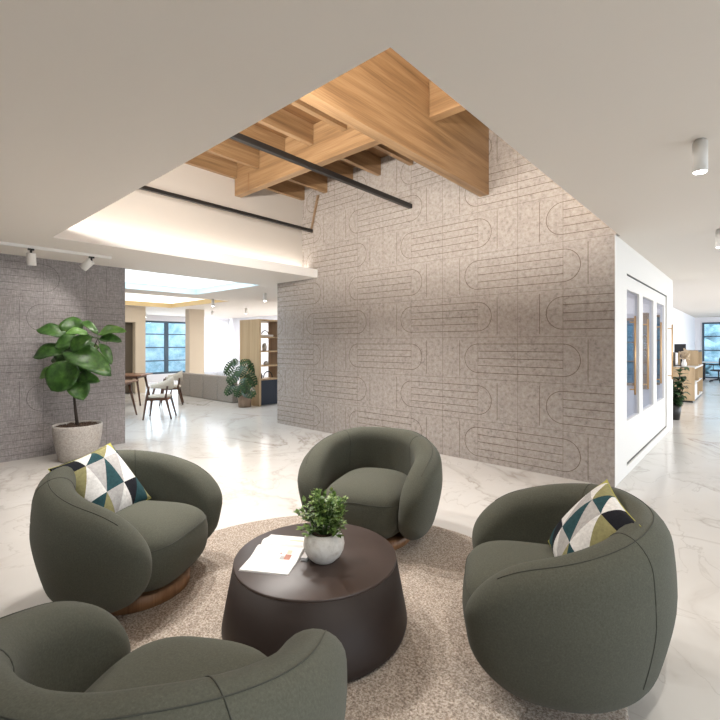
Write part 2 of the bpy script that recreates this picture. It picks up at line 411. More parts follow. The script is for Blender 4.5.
# black linear tracks
mb = MB(); mb.box(-3.685, -3.628, RY0+.004, W-.004, 3.44, 3.50, bev=.004)
tag(mb.build('track_light', M['black']), 'long black linear track under the rafters, nearer the deep beam', 'track light', 'black linear tracks')
mb = MB(); mb.box(-5.775, -5.725, RY0+.004, W-.004, 3.45, 3.50, bev=.004)
tag(mb.build('track_light', M['black']), 'thin black linear track in front of the white upper wall', 'track light', 'black linear tracks')
mb = MB(); mb.rings([[(-5.765,W-.035,3.50),(-5.745,W-.035,3.50),(-5.745,W-.004,3.50),(-5.765,W-.004,3.50)],[(-5.60,W-.035,4.058),(-5.56,W-.035,4.058),(-5.56,W-.004,4.058),(-5.60,W-.004,4.058)]], smooth=False)
tag(mb.build('wooden_strut', M['oakD']), 'thin slanting brown strut on the patterned wall above the left track end', 'strut')

# glazed white partition (plane X = XR)
Y0, Y1 = W+.0, 9.72
openings = [(5.83, 6.68), (6.93, 7.79), (8.08, 8.86)]
def wall_with_holes(mb, x0, x1, y0, y1, z1, holes):
    ys = y0
    for (a, b, zb, zt) in holes:
        mb.box(x0, x1, ys, a, 0, z1); mb.box(x0, x1, a, b, 0, zb); mb.box(x0, x1, a, b, zt, z1); ys = b
    mb.box(x0, x1, ys, y1, 0, z1)
mb = MB()
wall_with_holes(mb, XR-.10, XR, W+.125, Y1, C, [(5.80, 9.0, .10, 2.31)])
mb.box(XR-.10, XR, W+.002, W+.125, 0, C)
tag(mb.build('wall_right', M['white']), kind='structure')
d1 = empty('door_1', (XR-.05, 5.8, .1)); tag(d1, kind='structure')
mb = MB(); q = .028
mb.box(-q, q, .01, 3.19, .016, .50); mb.box(-q, q, .01, 3.19, 2.04, 2.20)
ys = .01
for a, b in openings + [(9.15, 9.2)]:
    mb.box(-q, q, ys, min(a-5.8, 3.19), .50, 2.04); ys = b-5.8
mb.build('door_leaf', M['white'], d1)
mb = MB()
for a, b in openings: mb.box(-.004, .004, a-5.8, b-5.8, .50, 2.04)
mb.build('pane', M['glassp'], d1)
for y in (.27, 1.14, 2.26, 3.30):
    mb = MB(); X = .085 if y < 3.2 else .11
    mb.tube([(X, y, .80), (X, y, 1.73)], .011, 10)
    mb.tube([(.03 if y < 3.2 else .05, y, .86), (X, y, .86)], .008, 8); mb.tube([(.03 if y < 3.2 else .05, y, 1.66), (X, y, 1.66)], .008, 8)
    mb.build('door_handle', M['brass'], d1)
mb = MB(); mb.box(-.046, .046, .0, 3.2, 2.203, 2.209); mb.build('track_slot', M['black'], d1)
mb = MB(); mb.box(-.046, .036, .01, 3.19, .0005, .012); mb.build('floor_gap_shade', M['black'], d1)  # black strip standing for the shade in the gap under the leaf

# room behind the partition
mb = MB(); mb.box(-6.0, XR-.10, 9.9, 10.0, 0, C); tag(mb.build('wall_inner_back', M['lilac']), kind='structure')
mb = MB(); mb.box(-5.0, -4.9, W+.13, 9.9, 0, C); tag(mb.build('wall_inner_left', M['lilac']), kind='structure')
def framed_window(name, label, loc, rz, w, h, cols, rows, fm, fw=.06, bar=.03, depth=.06, kind='structure', cat=None, glass='glass'):
    o = empty(name, loc, rz); tag(o, label, cat, kind=kind)
    mb = MB()
    mb.box(0, w, -depth/2, depth/2, 0, fw); mb.box(0, w, -depth/2, depth/2, h-fw, h)
    mb.box(0, fw, -depth/2, depth/2, fw, h-fw); mb.box(w-fw, w, -depth/2, depth/2, fw, h-fw)
    mb.build('window_frame', fm, o)
    mb = MB()
    for i in cols: mb.box(i*w-bar, i*w+bar, -depth*.45, depth*.45, fw, h-fw)
    for j in rows: mb.box(fw, w-fw, -depth*.4, depth*.4, j*h-bar*.6, j*h+bar*.6)
    if cols or rows: mb.build('glazing_bar', fm, o)
    mb = MB(); mb.box(fw*.5, w-fw*.5, -.003, .003, fw*.5, h-fw*.5); mb.build('pane', M[glass], o)
    return o
# wooden casements seen through the partition
framed_window('window_3', None, (-1.87, 9.86, .70), 0, .34, 1.30, [], [.36,.64], M['oakD'], .05, .014, .06, glass='glass')
mb = MB(); mb.box(-1.86, -1.54, 9.893, 9.899, .72, 1.98); tag(mb.build('trim_1', plain('blue_view_panel', (.30,.46,.55), .25)), kind='structure')  # opaque blue panels added in place of the outside view behind the casements
framed_window('window_4', None, (-1.44, 9.86, .74), 0, .20, 1.30, [], [.36,.64], M['oakD'], .04, .012, .06)
mb = MB(); mb.box(-1.43, -1.25, 9.893, 9.899, .76, 2.02); tag(mb.build('trim_2', bpy.data.materials['blue_view_panel']), kind='structure')
mb = MB(); mb.box(-1.53, -1.44, 9.62, 9.895, .66, 2.08); tag(mb.build('trim_3', M['oakD']), kind='structure')

# corridor beyond
mb = MB(); mb.box(-1.95, -1.85, 10.0, 24, 0, C); tag(mb.build('wall_corridor', M['lilac']), kind='structure')
mb = MB(); mb.box(-1.95, -1.60, 24, 24.1, 0, C); mb.box(-1.60, 5.1, 24, 24.1, 2.42, C); mb.box(-1.60, 5.1, 24, 24.1, 0, .04); tag(mb.build('wall_corridor_end', M['lilac']), kind='structure')
for k in range(3):
    framed_window('window_%d' % (5+k), None, (-1.60+k*2.2, 24.0, .04), 0, 2.2, 2.38, [.5], [.25,.5,.75], M['bluegrey'], .07, .04, .08)
# right and front outer walls with tall daylight windows
mb = MB(); wall_with_holes(mb, 5.0, 5.1, -4.1, 24, C, [(-2.5, 8.0, .3, 2.45), (10, 22, .3, 2.45)]); tag(mb.build('wall_outer_right', M['white']), kind='structure')
mb = MB(); mb.box(XG, 5.1, -4.2, -4.1, 0, C); tag(mb.build('wall_front', plain('umber_wall_paint', (.20,.17,.145), .8)), kind='structure')  # unseen wall, its dark paint chosen to cut bounce onto the chairs

# back room
XB = -17.7
mb = MB(); wall_with_holes(mb, XB-.1, XB, -.5, 11.0, C, [(5.4, 9.3, .30, 2.42)]); tag(mb.build('wall_far', M['lilac']), kind='structure')
mb = MB(); mb.box(XB, -1.95, 11.0, 11.1, 0, C); tag(mb.build('wall_far_right', M['lilac']), kind='structure')
mb = MB(); mb.box(XB, XG-.12, -.6, -.5, 0, C); tag(mb.build('wall_dining_end', M['white']), kind='structure')
for k, (y0, y1) in enumerate(((5.4, 8.17), (8.17, 9.3))):
    # bars as in the photo: wide centre post, thin horizontals
    framed_window('window_%d' % (1+k), None, (XB-.05, y0, .30), PI/2, y1-y0, 2.12, [], [.25,.5,.75], M['bluegrey'], .075, .035, .08)
# beige wall with a dark doorway
mb = MB(); wall_with_holes(mb, -14.35, -14.05, 1.0, 5.82, C, [(3.2, 5.52, 0, 2.16)]); tag(mb.build('wall_beige', M['beige']), kind='structure')
mb = MB(); mb.box(-14.30, -14.26, 3.2, 5.52, 0, 2.16); tag(mb.build('door_2', M['brownin']), kind='structure')
mb = MB(); mb.box(-14.0, -13.72, 7.08, 7.60, 0, C); tag(mb.build('trim_4', M['beige']), kind='structure')
# curtain
mb = MB(); pts = []
n = 120
top = []; bot = []
for i in range(n+1):
    y = 9.0 + 1.9*i/n; x = XB + .22 + .022*math.sin(i*1.1)
    top.append((x, y, 2.56)); bot.append((x, y, .03))
mb.rings([bot, top], close=False, caps=False)
o = mb.build('curtain', M['curtain']); s = o.modifiers.new('s', 'SOLIDIFY'); s.thickness = .004
tag(o, 'floor-length sheer white curtain at the far end behind the column', 'curtain')

# outside
for (nm, lab, ax) in (('hedge', 'pale hedge coloured with daylight, outside the far left windows', 0), ('hedge', 'pale hedge coloured with daylight, outside the corridor end window', 1)):
    mb = MB(); nu, nz = 70, 26; grid = []
    for j in range(nz+1):
        row = []
        for i in range(nu+1):
            u = -6 + 20*i/nu; z = 3.6*j/nz
            d = .12*math.sin(i*1.7+j*.9)*math.cos(j*1.3-i*.4) + random.uniform(-.05,.05)
            row.append((-20.6+d, u, z) if ax == 0 else (u-1, 27.6+d, z))
        grid.append(row)
    mb.rings(grid, close=False, caps=False)
    # back and top so the hedge has thickness
    o = mb.build(nm, M['hedge']); s = o.modifiers.new('s', 'SOLIDIFY'); s.thickness = .8; s.offset = -1 if ax else 1
    tag(o, lab, 'hedge')
mb = MB(); mb.box(-26, -17.9, -10, 34, -.12, -.02); mb.box(-17.9, 20, 24.2, 34, -.12, -.02); mb.box(5.2, 20, -10, 24.2, -.12, -.02); tag(mb.build('ground', M['lawn']), kind='structure')

# ------------------------------------------------------------------ rug
mb = MB(); mb.lathe([(0.001,.0),(1.43,.0),(1.445,.004),(1.445,.009),(1.43,.014),(0.7,.014),(.001,.014)], n=128)
o = mb.build('round_rug', M['rug'], loc=(-1.77,1.68,.001)); tag(o, 'round beige flecked pile rug under the lounge chairs and dark coffee table', 'rug')
RUGZ = .015

# ------------------------------------------------------------------ lounge chairs
P = dict(Rm=.445, T=.103, zb=.068, zt=.768, za=.55, yf=.075, L=.28, inw=.085, taper=.21, ys=.92)
def shp(X, Y, Z):
    k = 1 - P['taper']*((.45-Z)/.45)**1.4 if Z < .45 else 1 - .05*((Z-.45)/.3)**2
    if Y < 0: Y *= P['ys']
    return (X*k, Y*k, Z)
def path(s):
    Rm = P['Rm']; arc = PI/2*Rm
    if s <= arc:
        a = s/Rm; return Rm*math.sin(a), -Rm*math.cos(a), math.sin(a), -math.cos(a)
    q = s-arc; T_ = P['yf']+P['L']; tt = q/T_
    dx = -2*P['inw']*tt/T_; l = math.hypot(dx, 1)
    return Rm - P['inw']*tt*tt, q, 1/l, -dx/l
def section(s):
    Rm, T0, zb = P['Rm'], P['T'], P['zb']; arc = PI/2*Rm
    w = max(0, (s-.3*arc)/(.7*arc+P['yf']+P['L']))**1.45
    zt = P['zt'] + (P['za']-P['zt'])*w
    Hh = (zt-zb)/2; T = T0; e = (s-arc-P['yf'])/P['L']; zc = (zt+zb)/2
    if e > 0:
        e = min(e, 1); Hh *= max(0, 1-e**2.3)**(1/2.3); T *= max(0, 1-e**4)**(1/2.1)
    return zc, Hh, T
def wrap_mesh():
    Rm = P['Rm']; arc = PI/2*Rm
    samp = [arc*i/18 for i in range(19)] + [arc+P['yf']*(i+1)/5 for i in range(5)] + [arc+P['yf']+P['L']*math.sin(PI/2*i/18) for i in range(1, 19)]
    def ring(s, sg):
        x, y, nx, ny = path(s); zc, Hh, T = section(s); m = min(T, Hh); r = []; n = 12; k = 10; prof = []
        m = max(m, 1e-4); Tt = max(T, 1e-4); Hh = max(Hh, 1e-4)
        for i in range(n+1): a = PI*i/n; prof.append((Tt*math.cos(a), (Hh-m)+m*math.sin(a)))
        for i in range(1, k): prof.append((-Tt, (Hh-m)*(1-2*i/k)))
        for i in range(n+1): a = PI+PI*i/n; prof.append((Tt*math.cos(a), -(Hh-m)+m*math.sin(a)))
        for i in range(1, k): prof.append((Tt, -(Hh-m)*(1-2*i/k)))
        for o, z in prof:
            bul = 1 + .0*z
            r.append(shp((x+nx*o*bul)*sg, y+ny*o*bul, zc+z))
        return r
    rs = [ring(s, -1) for s in reversed(samp)] + [ring(s, 1) for s in samp[1:]]
    mb = MB(); mb.rings(rs, True, True)
    bmesh.ops.remove_doubles(mb.bm, verts=mb.bm.verts, dist=4e-4)
    return mb
def surf(s, a, sg, lift=.0):
    """point on wrap surface: a = 0 outer bottom .. through outer side, top .. 1 inner bottom"""
    x, y, nx, ny = path(s); zc, Hh, T = section(s); m = min(T, Hh)
    # arc-length like parameter: outer side, top arc, inner side
    side = 2*(Hh-m); tot = 2*side + PI*m; q = a*tot
    if q < side: o, z = T, -(Hh-m)+q
    elif q < side+PI*m: t = (q-side)/m; o, z = T*math.cos(t), (Hh-m)+m*math.sin(t)
    else: o, z = -T, (Hh-m)-(q-side-PI*m)
    o *= 1 + lift/max(T, .02)
    z2 = z + (lift if side <= q <= side+PI*m else 0)
    X, Y, Z = shp((x+nx*o)*sg, y+ny*o, zc+z2)
    return (X, Y, Z)
def superellipsoid(mb, cx, cy, z0, z1, a, b, e1=3.2, e2=3.0, nu=44, nv=22, fn=None):
    zc, hz = (z0+z1)/2, (z1-z0)/2; rings = []
    for j in range(nv+1):
        ph = -PI/2 + PI*j/nv; cz, sz = math.cos(ph), math.sin(ph)
        rz = max(abs(cz), 1e-3)**(2/e2); zz = math.copysign(abs(sz)**(2/e2), sz)
        r = []
        for i in range(nu):
            t = 2*PI*i/nu; c, s = math.cos(t), math.sin(t)
            x = math.copysign(abs(c)**(2/e1), c)*rz*a; y = math.copysign(abs(s)**(2/e1), s)*rz*b; z = zz*hz
            p = (cx+x, cy+y, zc+z)
            if fn: p = fn(*p)
            r.append(p)
        rings.append(r)
    mb.rings(rings, True, True)
def make_chair():
    root = empty('lounge_chair'); tag(root, 'x', 'armchair', 'olive green tub chairs around the coffee table')
    w = wrap_mesh().build('backrest', M['fabric'], root)
    arc = PI/2*P['Rm']
    for sg in (-1, 1):
        mb = MB(); s0 = arc*.55
        mb.tube([surf(s0, .02+.96*i/60, sg, .0002) for i in range(61)], .0022, 6)
        mb.build('vertical_seam', M['seam'], w)
    mb = MB()
    pts = []
    ss = [arc+P['yf']+P['L']*.5 - (arc+P['yf']+P['L']*.5)*i/40 for i in range(41)]
    def topo(s):   # outer shoulder of the roll
        zc, Hh, T = section(s); m = min(T, Hh); side = 2*(Hh-m); return (side+1.15*m)/(2*side+PI*m)
    pts = [surf(s, topo(s), -1, .0005) for s in ss] + [surf(s, topo(s), 1, .0005) for s in reversed(ss[:-1])]
    mb.tube(pts, .0018, 6); mb.build('top_seam', M['seam'], w)
    def seatfn(x, y, z):
        if y > .1: x *= 1 + .10*(y-.1)
        if z > .34: z += .020*(1-min(1, (x/.3)**2)) * (1 if z > .3 else 0)
        if z < .28: 
            k = 1-.16*((.28-z)/.2)**2; y = y*(1-.5*(1-k)) if y > 0 else y; x *= 1-.12*((.28-z)/.2)**2
        return x, y, z
    mb = MB(); superellipsoid(mb, 0, .005, .058, .455, .322, .376, 3.4, 3.2, 56, 28, seatfn)
    st = mb.build('seat_cushion', M['fabric'], root)
    mb = MB()
    a, b, e1, hz, zc = .322, .376, 3.4, .1985, .2565
    pts = []
    for i in range(49):
        t = rad(12) + rad(156)*i/48; c, s = math.cos(t), math.sin(t); z = .352
        k = (1-(abs(z-zc)/hz)**3.2)**(1/3.2)+.001
        p = seatfn(math.copysign(abs(c)**(2/e1), c)*a*k, .005+math.copysign(abs(s)**(2/e1), s)*b*k, z); pts.append(p)
    mb.tube(pts, .0022, 6); mb.build('seat_seam', M['seam'], st)
    mb = MB(); mb.lathe([(.001,0),(.302,0),(.306,.003),(.306,.075),(.001,.075)], n=72)
    mb.build('plinth', M['plinth'], root)
    return root
proto = make_chair()
chairs = [((-2.215, 2.625), -2.78, 'green tub chair behind the coffee table, in front of the patterned wall'),
          ((-2.826, 1.12), -1.013, 'green tub chair on the left holding a triangle-patterned cushion, before the potted fig'),
          ((-.732, 2.149), -4.275, 'green tub chair on the right seen from its side, with a triangle-patterned cushion'),
          ((-1.285, .558), .555, 'empty green tub chair in the bottom left foreground, cropped by the frame')]
for i, ((x, y), r, lab) in enumerate(chairs):
    o = proto if i == 0 else copy_tree(proto)
    o.location = (x, y, RUGZ if i != 9 else 0); o.rotation_euler = (0,0,r); o['label'] = lab

# ------------------------------------------------------------------ patterned cushions
ccols = [0,.31,.62,.92,1]; crows = [0,.18,.64,1]
keys = ['p_white','p_gray','p_teal','p_black','p_olive','p_yel']
cells = [[('p_black','p_black'),('p_white','p_teal'),('p_olive','p_white'),('p_yel','p_teal')],
         [('p_olive','p_white'),('p_gray','p_teal'),('p_gray','p_white'),('p_black','p_olive')],
         [('p_teal','p_olive'),('p_gray','p_white'),('p_black','p_teal'),('p_teal','p_olive')]]
def make_pillow(S, thick=.085, mirror=False):
    mb = MB(); sub = 10
    us = [0]; 
    for a, b in zip(ccols, ccols[1:]): us += [a+(b-a)*(i+1)/sub for i in range(sub)]
    vs_ = [0]
    for a, b in zip(crows, crows[1:]): vs_ += [a+(b-a)*(i+1)/sub for i in range(sub)]
    def pos(u, v, side):
        x, y = 2*u-1, 2*v-1
        t = max(0, (1-abs(x)**2.4))**.55*max(0, (1-abs(y)**2.4))**.55
        # pinched sides, pointed corners
        px = x*(1-.07*(1-y*y)); py = y*(1-.07*(1-x*x))
        zz = side*thick*t + .0035*math.sin(9*x+2*y)*t
        return (px*S/2, -py*S/2, zz)
    for side in (1, -1):
        V = [[mb.bm.verts.new(pos(u, v, side)) for u in us] for v in vs_]
        for j in range(len(vs_)-1):
            for i in range(len(us)-1):
                ci, cj = i//sub, j//sub; li, lj = i % sub, j % sub
                cc = cells[cj][ci]
                a, b, c, d = V[j][i], V[j][i+1], V[j+1][i+1], V[j+1][i]   # top-left, top-right, bottom-right, bottom-left
                if li+lj < sub-1: tri = (keys.index(cc[0]),)*2
                elif li+lj > sub-1: tri = (keys.index(cc[1]),)*2
                else: tri = (keys.index(cc[0]), keys.index(cc[1]))
                f1 = mb.bm.faces.new((a, b, d)); f1.material_index = tri[0]; f1.smooth = True
                f2 = mb.bm.faces.new((b, c, d)); f2.material_index = tri[1]; f2.smooth = True
    bmesh.ops.remove_doubles(mb.bm, verts=mb.bm.verts, dist=1e-5)
    if mirror:
        bmesh.ops.scale(mb.bm, vec=(-1,1,1), verts=mb.bm.verts)
    o = mb.build('cushion', [M[k] for k in keys])
    mp = MB(); pts = []
    for u, v in [(i/24, 0) for i in range(24)] + [(1, i/24) for i in range(24)] + [(1-i/24, 1) for i in range(24)] + [(0, 1-i/24) for i in range(25)]:
        p = pos(u, v, 1); pts.append(((-p[0] if mirror else p[0]), p[1], 0))
    mp.tube(pts, .0022, 6, caps=False); pp = mp.build('piping', M['p_yel'], o)
    pp['label'] = 'yellow-green piping round the edge'
    return o
Fv = Vector((-.66386, .74786, 0)); Rv = Vector((.74786, .66386, 0))
def place_frame(o, top_a, top_b, low_b, push=0, lift=0):
    """top_a -> local -x corner on top, top_b -> +x corner, low_b -> bottom below top_b"""
    a, b, c = (Vector(p) for p in (top_a, top_b, low_b))
    ex = (b-a).normalized(); ey = (b-c); ey = (ey - ex*ey.dot(ex)).normalized(); ez = ex.cross(ey)
    ctr = (a + c)/2 + ez*push + Vector((0,0,lift))
    o.matrix_world = Matrix((( ex.x, ey.x, ez.x, ctr.x), (ex.y, ey.y, ez.y, ctr.y), (ex.z, ey.z, ez.z, ctr.z), (0,0,0,1)))
def wp(d, l, z): v = Fv*d + Rv*l; return (v.x, v.y, z)
pl = make_pillow(.465); tag(pl, 'triangle-patterned cushion in the left chair, its black corner tipped to the left', 'cushion', 'triangle-patterned cushions')
place_frame(pl, wp(2.61,-1.785,.757), wp(2.99,-1.70,.80), wp(2.90,-1.45,.455), .03, .0)
pr = make_pillow(.44, mirror=True); tag(pr, 'triangle-patterned cushion in the right chair, leaning on its back with the yellow tip up', 'cushion', 'triangle-patterned cushions')
place_frame(pr, wp(2.235,1.255,.795), wp(1.86,1.165,.745), wp(1.79,.90,.40), .042, .006)

# ------------------------------------------------------------------ coffee table and what stands on it
TX, TY = -1.738, 1.606; TZ = .38
ct = empty('coffee_table', (TX, TY, RUGZ)); tag(ct, 'round dark brown drum coffee table flaring towards the rug', 'coffee table')
hz = TZ-RUGZ
mb = MB(); mb.lathe([(.001,0),(.440,0),(.462,.006),(.476,.022),(.482,.045),(.482,.06),(.479,.08),(.427,hz-.012),(.001,hz-.012)], n=120); mb.build('drum_body', M['table'], ct)
mb = MB(); mb.lathe([(.001,hz-.0118),(.4270,hz-.0118),(.4262,hz-.004),(.4225,hz),(.001,hz)], n=120); mb.build('tabletop', M['tabletop'], ct)


# open magazine
mag = empty('open_magazine', (-1.918, 1.522, TZ), math.atan2(.51, .86)); tag(mag, 'open white magazine lying on the coffee table left of the small plant', 'magazine')
def page_z(y): return .006 + .020*math.exp(-(abs(y)-.035)**2/.0035) - .010*math.exp(-(y/.012)**2) + .004*max(0, abs(y)-.15)
def pages(y0, y1, n=18, L=.127, th=.0):
    mb = MB(); rows = []
    for i in range(n+1):
        y = y0+(y1-y0)*i/n; z = page_z(y)
        rows.append([(-L, y, z), (L, y, z), (L-.002, y, .0015), (-L+.002, y, .0015)])
    mb.rings(rows, True, True, smooth=False); return mb
pages(-.258, -.001).build('page_block', M['paper'], mag); pages(.001, .150).build('page_block', M['paper'], mag)
mb = MB(); mb.box(-.129, .129, -.262, .154, 0, .0014); mb.build('cover', M['print_b'], mag)
def printed(x0, x1, y0, y1, m):
    mb = MB(); rows = []
    for i in range(9):
        y = y0+(y1-y0)*i/8; rows.append([(x0, y, page_z(y)+.0006), (x1, y, page_z(y)+.0006)])
    mb.rings(rows, close=False, caps=False); mb.build('printed_picture', m, mag)
printed(.052, .085, -.125, -.085, M['print_a']); printed(.030, .052, -.128, -.10, M['print_b']); printed(.055, .08, -.082, -.055, M['print_c']); printed(.02, .03, -.085, -.078, M['print_a'])
printed(.02, .10, .05, .09, M['print_c'])
for k, y in enumerate((.07, .085, .10)): printed(-.10, -.02, y, y+.003, M['print_b'])
for k in range(5): printed(-.11, .0, -.07-.02*k, -.0685-.02*k, M['ceram'])
# small closed booklet under its right side
mb = MB(); Mx = Matrix.Translation((-1.776,1.592,TZ)) @ Matrix.Rotation(.535,4,'Z')
mb.box(-.018,.016,-.095,.035,0.0,.004,0,Mx); mb.box(-.017,.015,-.093,.033,.004,.013,1,Mx); mb.box(-.018,.016,-.095,.035,.013,.016,0,Mx)
o = mb.build('booklet', [M['print_b'], M['paper']]); tag(o, 'small grey booklet between the open magazine and the white plant bowl', 'booklet')

# ------------------------------------------------------------------ leaves
def leaf_into(mb, base, tip, width, normal, curl=.12, cup=.12, nl=8, mi=0, shape='ovate', wave=0.0):
    base, tip = Vector(base), Vector(tip); d = tip-base; L = d.length; d.normalize()
    nrm = Vector(normal); s = d.cross(nrm)
    if s.length < 1e-3: s = d.cross(Vector((0,1,.1)))
    s.normalize(); nrm = s.cross(d).normalized(); nw = 3
    rows = []
    for i in range(nl+1):
        t = i/nl
        if shape == 'fig': w = (math.sin(PI*min(1, t**.72*1.0))**.62)*(.66+.40*t) if 0 < t < 1 else .03
        elif shape == 'heart': w = math.sin(PI*(t**.62))**.6 if 0 < t < 1 else .02
        else: w = math.sin(PI*t**.85)**.85 if 0 < t < 1 else .02
        row = []
        for j in range(-nw, nw+1):
            a = j/nw
            p = base + d*(L*t) + s*(a*w*width/2) + nrm*(L*curl*math.sin(PI*t) - L*curl*1.2*t*t + cup*width*abs(a)**1.5*w + wave*L*math.sin(t*9+a*2)*abs(a))
            row.append(p)
        rows.append(row)
    vs = [[mb.bm.verts.new(p) for p in r] for r in rows]
    for a, b in zip(vs, vs[1:]):
        for k in range(len(a)-1):
            f = mb.bm.faces.new([a[k], a[k+1], b[k+1], b[k]]); f.smooth = True; f.material_index = mi

# small bushy plant in white bowl
pp = empty('potted_plant', (-1.664, 1.592, TZ)); tag(pp, 'small bushy green plant in a round white bowl on the coffee table', 'plant')
mb = MB(); prof = [(.001,0),(.052,0),(.062,.004),(.086,.028),(.102,.058),(.107,.086),(.103,.112),(.090,.135),(.078,.146),(.070,.146),(.068,.138),(.066,.126),(.001,.126)]
o = mb.lathe(prof, n=64).build('bowl', M['potw'], pp)
mb = MB(); mb.lathe([(.001,.1265),(.066,.1265),(.064,.133),(.03,.137),(.001,.138)], n=24); mb.build('soil', M['soil'], pp)
rnd = random.Random(4); mb = MB(); ms = MB()
for k in range(44):
    az = 2*PI*k*.618+rnd.uniform(-.2,.2); el = rnd.uniform(.12, 1.0); hgt = .06+.165*math.sin(el*PI/2)*rnd.uniform(.85,1.03); rr = .145*math.cos(el*PI/2*.85)*rnd.uniform(.8,1.08)
    b = Vector((.02*math.cos(az), .02*math.sin(az), .135)); t = Vector((rr*math.cos(az), rr*math.sin(az), .135+hgt*.92))
    if k % 5 == 0: t.z = .135 + rnd.uniform(.02,.07); 
    mid = (b+t)/2 + Vector((0,0,.02)); ms.tube([b, mid, t], .0018, 5)
    for q in range(17):
        f_ = .35+.65*q/16; c = b.lerp(t, f_) + Vector((0,0,.02*math.sin(PI*f_)))
        a2 = q*2.4+k; dr = Vector((math.cos(a2), math.sin(a2), rnd.uniform(-.1,.7))).normalized()
        if q > 13: dr = (dr*.6+(t-b).normalized()).normalized()
        l = rnd.uniform(.026,.040)
        leaf_into(mb, c, c+dr*l, l*.62, Vector((dr.x*-.2, dr.y*-.2, 1)), .1, .1, 3, 0)
mb.build('foliage', M['leafs'], pp, recalc=False)['kind'] = 'stuff'
ms.build('stems', M['stemg'], pp)

# fiddle leaf fig
fg = empty('potted_fig', (-6.56, 1.86, 0)); tag(fg, 'fiddle leaf fig in a tapered concrete pot beside the grey woven wall', 'plant')
mb = MB(); mb.lathe([(.001,0),(.195,0),(.205,.008),(.235,.12),(.262,.25),(.277,.37),(.280,.44),(.277,.462),(.262,.462),(.258,.44),(.252,.415),(.001,.415)], n=72); mb.build('pot', M['potc'], fg)
mb = MB(); mb.lathe([(.001,.416),(.252,.416),(.22,.432),(.1,.437),(.001,.438)], n=40)
rnd = random.Random(2)
for k in range(260):
    a = rnd.uniform(0, 2*PI); r = .235*math.sqrt(rnd.random()); x, y = r*math.cos(a), r*math.sin(a); s = rnd.uniform(.008,.016)
    mb.box(x-s, x+s, y-s*.7, y+s*.7, .428, .438+s*.9, 0, None)
mb.build('bark_chips', M['soil'], fg)['kind'] = 'stuff'
O = Vector((-6.56, 1.86, 0)); D0 = 5.745
def lp(px, py, dd=0):       # point around the fig trunk, in the plant's own frame
    d = D0+dd; l = (px-360)/441.6*d; z = 1.5-(py-344)/441.6*d
    return Fv*d + Rv*l + Vector((0,0,z)) - O
ms = MB(); t0 = lp(77.5,424); t0.z = .43
trunk = [t0, lp(75.5,410), lp(74,395), lp(74,378), lp(71,360), lp(70,345), lp(72,330)]
ms.tube(trunk, [.021,.018,.016,.014,.012,.009,.006], 10)
ms.tube([lp(74,375), lp(86,372,.02), lp(92,352,-.03), lp(98,338,-.03)], [.011,.009,.008,.005], 8)
ms.build('trunk', M['stem'], fg)
toC = Vector((.6,-.35,.55))
figs = [ # base, tip, width px, depth base, depth tip, normal, light
 ((66,336),(36,327),15,0,-.05,(.5,-.2,.9),0), ((72,336),(73,316),21,.05,.1,(.5,-.8,.3),0), ((88,334),(64,331),9,-.12,-.16,(.2,-.2,1),1),
 ((98,334),(80,319),8,0,.1,(.3,-.3,1),0), ((98,334),(124,329),12,0,-.05,(.3,-.2,1),1), ((99,338),(121,340),11,0,.02,(.2,-.4,.9),0), ((100,343),(112,363),9,0,-.06,(.9,.2,.5),0),
 ((68,350),(31,355),17,0,-.1,(.3,-.35,.85),0), ((80,340),(53,345),15,-.03,-.1,(.4,-.5,.8),0), ((66,350),(109,371),24,-.05,-.22,(.5,-.45,.8),0), ((92,337),(68,350),15,-.08,-.15,(.5,-.5,.7),0),
 ((76,364),(49,390),29,-.02,-.16,(.7,-.75,.35),0), ((62,368),(37,377),11,.02,-.02,(.4,-.3,.9),1), ((75,377),(98,380),13,.02,-.05,(.5,-.6,.5),0), ((76,377),(83,399),20,0,-.1,(.75,-.75,.2),0),
 ((74,358),(50,357),17,.08,.14,(.4,-.5,.8),0), ((74,350),(98,346),14,.06,.1,(.4,-.4,.8),0), ((70,372),(94,366),20,.08,.12,(.5,-.6,.6),0), ((70,345),(60,366),18,.05,.02,(.6,-.7,.3),0), ((72,345),(88,362),20,.06,.0,(.5,-.6,.5),0)]
for (b, t, w, db, dt, nr, lt) in figs:
    mb = MB(); B_, T_ = lp(*b, db), lp(*t, dt)
    leaf_into(mb, B_, T_, w*.0132*1.2, Vector(nr)*.5+Vector((.70,-.2,.2)), .10, .10, 12, 0, 'fig', .03)
    o = mb.build('leaf', M['leafl' if lt else 'leaf'], fg, recalc=False)
    s = o.modifiers.new('s', 'SOLIDIFY'); s.thickness = .0015
for (b, t, w, db, dt, nr, lt) in figs[:17]:
    B_ = lp(*b, db); tr = min(trunk[2:]+[lp(92,352,-.03), lp(98,338,-.03)], key=lambda q: (q-B_).length)
    if (tr-B_).length > .01:
        mb = MB(); mb.tube([tr, (tr+B_)/2+Vector((0,0,-.01)), B_], .0045, 6); mb.build('leaf_stalk', M['stemg'], fg)

